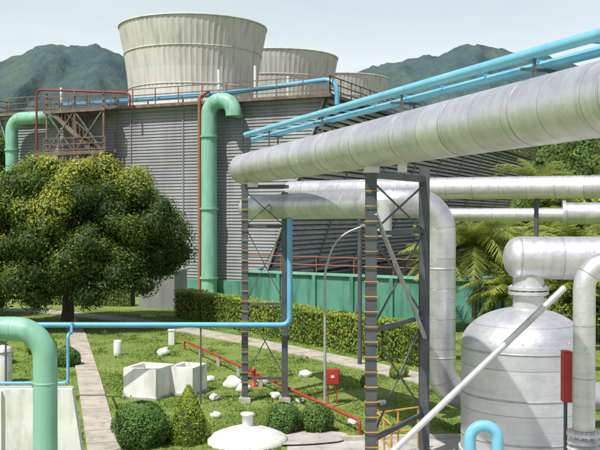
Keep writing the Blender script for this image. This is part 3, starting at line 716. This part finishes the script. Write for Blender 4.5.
mb=MB(); n=48; mb.add([(-.55+1.8*math.cos(2*math.pi*k/n)*(1+.03*math.sin(5*k)),22.2+.82*math.sin(2*math.pi*k/n),.055) for k in range(n)],[tuple(range(n))]); part(T,'apron',mb,M_conc)

for (x,y,r) in ((-2.14,28.8,.32),(-2.54,26.9,.17),(-5.4,35.6,.26),(.17,30.7,.22),(-.73,27.2,.17),(-2.3,24.5,.15),(-1.2,29.5,.2),(0,26.5,.14),(1.4,23.7,.15),(-3.0,29.9,.17),(2.4,26.2,.13),(-1.75,28.2,.23),(-.4,24.8,.11),(-5.6,30.2,.13)):
    mb=MB(); blobs(mb,(x,y,r*.4),r,22,.72,.22); solo('stone','whitewashed rounded garden stone on the lawn','stone',mb,M_rock,(x,y,0),'whitewashed garden stones')

# ---------------------------------------------------------------- vegetation
def tree(name,label,base,lobes,per,leaf,mat,trunk_r,cat='tree',group=None,branch=True,thick=.62,warm=0.0,spread=(.70,1.16)):
    T=thing(name,label,cat,V(base),group)
    bx,by,_=base; top=V((bx,by,0))+V((0.1,0,min(l[2] for l in lobes)*0.6+1.0))
    mb=MB(); mb.tube([(bx,by,-.1),(bx+.1,by,.8),tuple(top)],trunk_r*1.2,12,R=.5,r1=trunk_r*.8)
    if branch:
        for l in random.sample(lobes,min(16,len(lobes))):
            e=V(l[:3]); m=top.lerp(e,.5)+V((random.uniform(-.3,.3),random.uniform(-.3,.3),-.2))
            mb.tube([top-V((0,0,.3)),m,e],trunk_r*.42,8,R=.6,r1=trunk_r*.1)
    part(T,'trunk',mb,M_bark)
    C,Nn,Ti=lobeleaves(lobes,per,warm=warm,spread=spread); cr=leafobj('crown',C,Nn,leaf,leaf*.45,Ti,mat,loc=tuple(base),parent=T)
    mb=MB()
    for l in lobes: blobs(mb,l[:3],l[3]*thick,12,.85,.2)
    part(T,'crown_shade_core',mb,M_core,under=cr)  # added dark blobs that block light and stand for shade inside the crown
    return T
lob=[]
for k in range(200):
    while True:
        d=V((random.gauss(0,1),random.gauss(0,1),random.gauss(0,1))).normalized()
        if d.z>-.66: break
    f=random.uniform(.76,1.0)
    wdt=5.2 if d.z<.3 else 4.8
    lob.append((-11.2+d.x*wdt*f,45+d.y*4.0*f,4.6+d.z*3.5*f+.5*noise.noise(V((d.x*3,d.y*3,d.z*3))),random.uniform(.45,.95)))
lob+=[(-6.3,44,4.6,1.0),(-6.0,44.5,3.7,.8),(-6.9,43.6,5.8,.9),(-8.0,43.5,6.8,1.0),(-9.6,43.8,7.7,.9),(-13.5,43,7.0,1.1),(-15.5,44,5.6,1.4),(-10.8,42,3.0,1.1),(-13.2,42,2.5,1.1),(-8.6,42,2.8,1.0),(-15,42.5,2.8,1.2),(-9.8,41.7,1.9,.8),(-12.4,42.2,1.7,.8),(-14.6,42.5,1.6,.9),(-16.3,43,3.9,1.3),(-7.4,42.6,2.3,.7)]
lob+=[(-11.5+random.uniform(-3.8,3.8),41.9+random.uniform(-.6,.9),4.4+random.uniform(-2.2,2.2),random.uniform(.55,.95)) for _ in range(22)]
lob+=[(-13.6,44.6,4.6,2.1),(-11.4,44.2,5.2,2.4),(-9.2,44.4,4.6,2.1),(-12.4,44.2,6.2,1.7),(-10.4,44.2,6.6,1.5),(-15.0,44.6,4.0,1.6),(-11.4,43.8,3.3,1.8),(-7.8,44.4,4.2,1.6)]
tree('mango_tree','broad dense mango tree with dark and yellow green leaves',(-11.7,45,0),lob,1350,.155,M_leaf,.30,thick=.72,warm=.75,spread=(.66,1.22))
def rndtree(x,y,h,w,mat,label,name='broadleaf_tree',per=220,leaf=.40,n=22):
    lo=[]
    for k in range(n):
        d=V((random.gauss(0,1),random.gauss(0,1),random.gauss(0,1))).normalized(); f=random.uniform(.5,.95)
        lo.append((x+d.x*w*f,y+d.y*w*f,h*.62+d.z*h*.32*f,random.uniform(.28,.42)*w))
    tree(name,label,(x,y,0),lo,per,leaf,mat,.2,group='trees behind the plant')
rndtree(-17.5,50,4.2,2.4,M_leaf,'low leafy tree beside the path',per=340,leaf=.28)
for x,y,h,w in ((22,70,8,4),(28,78,9.5,4.5),(36,90,10,5),(19,60,6.2,3),(41,100,13,6),(25,56,6.5,3.2),(16.5,52,4.2,2.2),(32,62,7,3.5),(-34,95,15,5),(-40,90,14,6),(-31,84,11,4),(48,112,16,7),(44,85,11,5),(12.6,40,2.6,1.5),(15.2,41,3.0,1.7),(12.6,47.5,4.6,2.0),(15.5,46,4.4,2.0),(13.4,36,2.0,1.3),(10.6,38.5,1.9,1.2)):
    rndtree(x,y,h,w,random.choice([M_leaf,M_forest,M_hedge]) if y>45 else M_hedge,'leafy green tree beyond the plant',per=260 if y>50 else 560,leaf=.38 if y>50 else .20)
def hedge(a,b,h,wd,label,per=700,leaf=.115):
    a=V((*a,0));b=V((*b,0));d=b-a;L=d.length;u=d/L;n=V((-u.y,u.x,0))
    T=thing('hedge',label,'hedge',(a+b)/2)
    N_=int(L*per); s=np.random.rand(N_)*L
    side=np.random.rand(N_); top=side<.42; fr=(side>=.42)&(side<.88)
    v=np.random.uniform(-1,1,N_)*wd/2; zz=np.random.rand(N_)*h
    hs=h*(1+.03*np.sin(s*1.3)+.02*np.sin(s*3.7+1)); ws=wd/2*(1+.07*np.sin(s*2.1)+.05*np.sin(s*5.3))
    jit=np.abs(np.random.normal(size=N_))*.045
    U=np.array(u);Nv=np.array(n)
    if n.y<0: Nv=-Nv
    vv=np.where(top,v,np.where(fr,-ws-jit+.04,ws+jit)); zz=np.where(top,hs+jit-.03,zz)
    P=np.array(a)[None]+U[None]*s[:,None]+Nv[None]*vv[:,None]+np.array([0,0,1])[None]*zz[:,None]
    nn=np.where(top[:,None],np.array([[0,0,1.]]),np.where(fr[:,None],-Nv[None],Nv[None]))+np.random.normal(size=(N_,3))*.45
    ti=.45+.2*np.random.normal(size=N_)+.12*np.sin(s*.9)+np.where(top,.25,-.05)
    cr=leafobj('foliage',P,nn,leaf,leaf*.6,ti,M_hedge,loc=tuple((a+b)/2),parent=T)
    mb=MB(); mb.beam(a+V((0,0,h*.46)),b+V((0,0,h*.46)),wd*.8,h*.92); part(T,'shade_core',mb,M_core)  # solid dark core added for the shade between the hedge leaves
hedge((-6.4,49.3),(4.9,32.6),1.45,1.1,'long trimmed yellow green hedge beside the footpath')
hedge((-16,56),(-10.2,54.9),1.2,.9,'short trimmed hedge near the tower base',per=300)
def bush(x,y,r,h,label,mat,cone=False,per=2100,leaf=.05):
    T=thing('bush',label,'bush',V((x,y,0)),'clipped garden bushes'); n=int(per*r*(h+r))*3
    u=np.random.rand(n); a=np.random.rand(n)*6.283
    z=u*h
    if cone: rr=r*(1-(z/h)**1.6)*.95+.03
    else: rr=r*np.sqrt(np.clip(1-((z/h-.42)/.60)**2,0.02,1))
    rr=rr*(1+.08*np.sin(a*3+z*5)+.05*np.sin(a*7-z*9))*np.random.uniform(.86,1.06,n)
    P=np.stack([x+rr*np.cos(a),y+rr*np.sin(a),z],1)
    nn=np.stack([np.cos(a),np.sin(a),(z/h-.35)*1.6],1)+np.random.normal(size=(n,3))*.45
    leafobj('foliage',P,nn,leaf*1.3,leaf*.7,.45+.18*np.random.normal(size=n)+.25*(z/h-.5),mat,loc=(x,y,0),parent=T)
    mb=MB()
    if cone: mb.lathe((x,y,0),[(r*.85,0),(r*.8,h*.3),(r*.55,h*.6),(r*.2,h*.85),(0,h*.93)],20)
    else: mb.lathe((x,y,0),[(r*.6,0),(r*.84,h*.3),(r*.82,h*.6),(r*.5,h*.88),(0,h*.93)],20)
    part(T,'shade_core',mb,M_core)  # solid dark core added for the shade inside the bush
bush(-3.82,21.6,.66,1.02,'round clipped dark green bush on the lawn',M_bush)
bush(-2.72,21.9,.50,1.38,'cone shaped light green clipped bush',M_hedge,True)
bush(-.42,22.8,.44,.75,'small round green bush by the kerb',M_bush)
bush(.42,22.9,.42,.72,'small round green bush by the kerb',M_bush)
bush(3.35,30.5,.32,.5,'small leafy shrub near the path',M_hedge)
bush(2.2,29,.25,.4,'small leafy shrub near the path',M_bush)
bush(-8.6,33,.5,.7,'low round shrub near the path',M_bush)
bush(-10.4,36,.6,.8,'low round shrub near the path',M_hedge)
bush(-11.5,33.5,.7,.9,'low round shrub near the path',M_bush)
def palm(x,y,zc,R,label,nf=36):
    T=thing('palm_tree',label,'palm tree',V((x,y,0)),'palm trees behind the pipes')
    mb=MB(); mb.tube([(x,y,0),(x+.08,y,zc*.5),(x,y,zc)],.13,12,R=1,r1=.09); part(T,'trunk',mb,M_palmbark)
    vs=[];ti=[]
    for f in range(nf):
        az=f*2.399+random.uniform(-.3,.3); elv=random.uniform(.0,1.35); Lf=R*random.uniform(.8,1.25); b0=random.uniform(-.28,.32)
        curl=random.uniform(.06,.12)
        pts=[];p=V((x,y,zc-random.uniform(0,.5)));e=elv
        for k in range(17):
            pts.append(p.copy()); p=p+V((math.cos(az)*math.cos(e),math.sin(az)*math.cos(e),math.sin(e)))*Lf/16; e-=curl; az+=random.uniform(-.02,.02)
        for k in range(1,17):
            a,b=pts[k-1],pts[k]; t=(b-a).normalized(); sd=t.cross(V((0,0,1))).normalized(); ln=R*.24*math.sin(math.pi*(.12+.85*k/17))
            for sg in (-1,1):
                for q in (0,.25,.5,.75):
                    if random.random()<.10: continue
                    o=a.lerp(b,q); tip=o+sd*sg*ln*random.uniform(.7,1.1)+t*ln*random.uniform(.4,.8)+V((0,0,-ln*random.uniform(.1,.6))); w_=t*.022
                    vs+=[o-w_,o+w_,tip+w_*.3,tip-w_*.3]; ti+=[.48+b0+random.uniform(-.14,.14)]*4
            w_=V((0,0,.02)); vs+=[a-w_,a+w_,b+w_,b-w_]; ti+=[.9]*4
    rawquads('crown',np.array([tuple(v) for v in vs]),np.array(ti),M_palm,loc=(x,y,0),parent=T)
palm(8.2,42.5,4.4,2.8,'coconut palm with arching yellow green fronds')
palm(10.4,44.4,3.9,2.7,'coconut palm with arching yellow green fronds')
palm(6.9,43,3.6,2.3,'short palm with arching yellow green fronds')
palm(13.5,44,4.2,2.6,'coconut palm with arching yellow green fronds')
palm(12.4,39,2.7,2.0,'coconut palm with arching yellow green fronds')
palm(11.8,42,3.1,2.3,'short palm with arching yellow green fronds')
palm(9.6,41,2.3,2.0,'short palm with arching yellow green fronds')
palm(14.6,48,5.0,2.8,'coconut palm with arching yellow green fronds')
palm(16.0,44,3.8,2.5,'coconut palm with arching yellow green fronds')
palm(17.5,66,8.2,3.2,'tall palm with arching fronds')
palm(31,84,11.5,3.6,'tall palm with arching fronds')
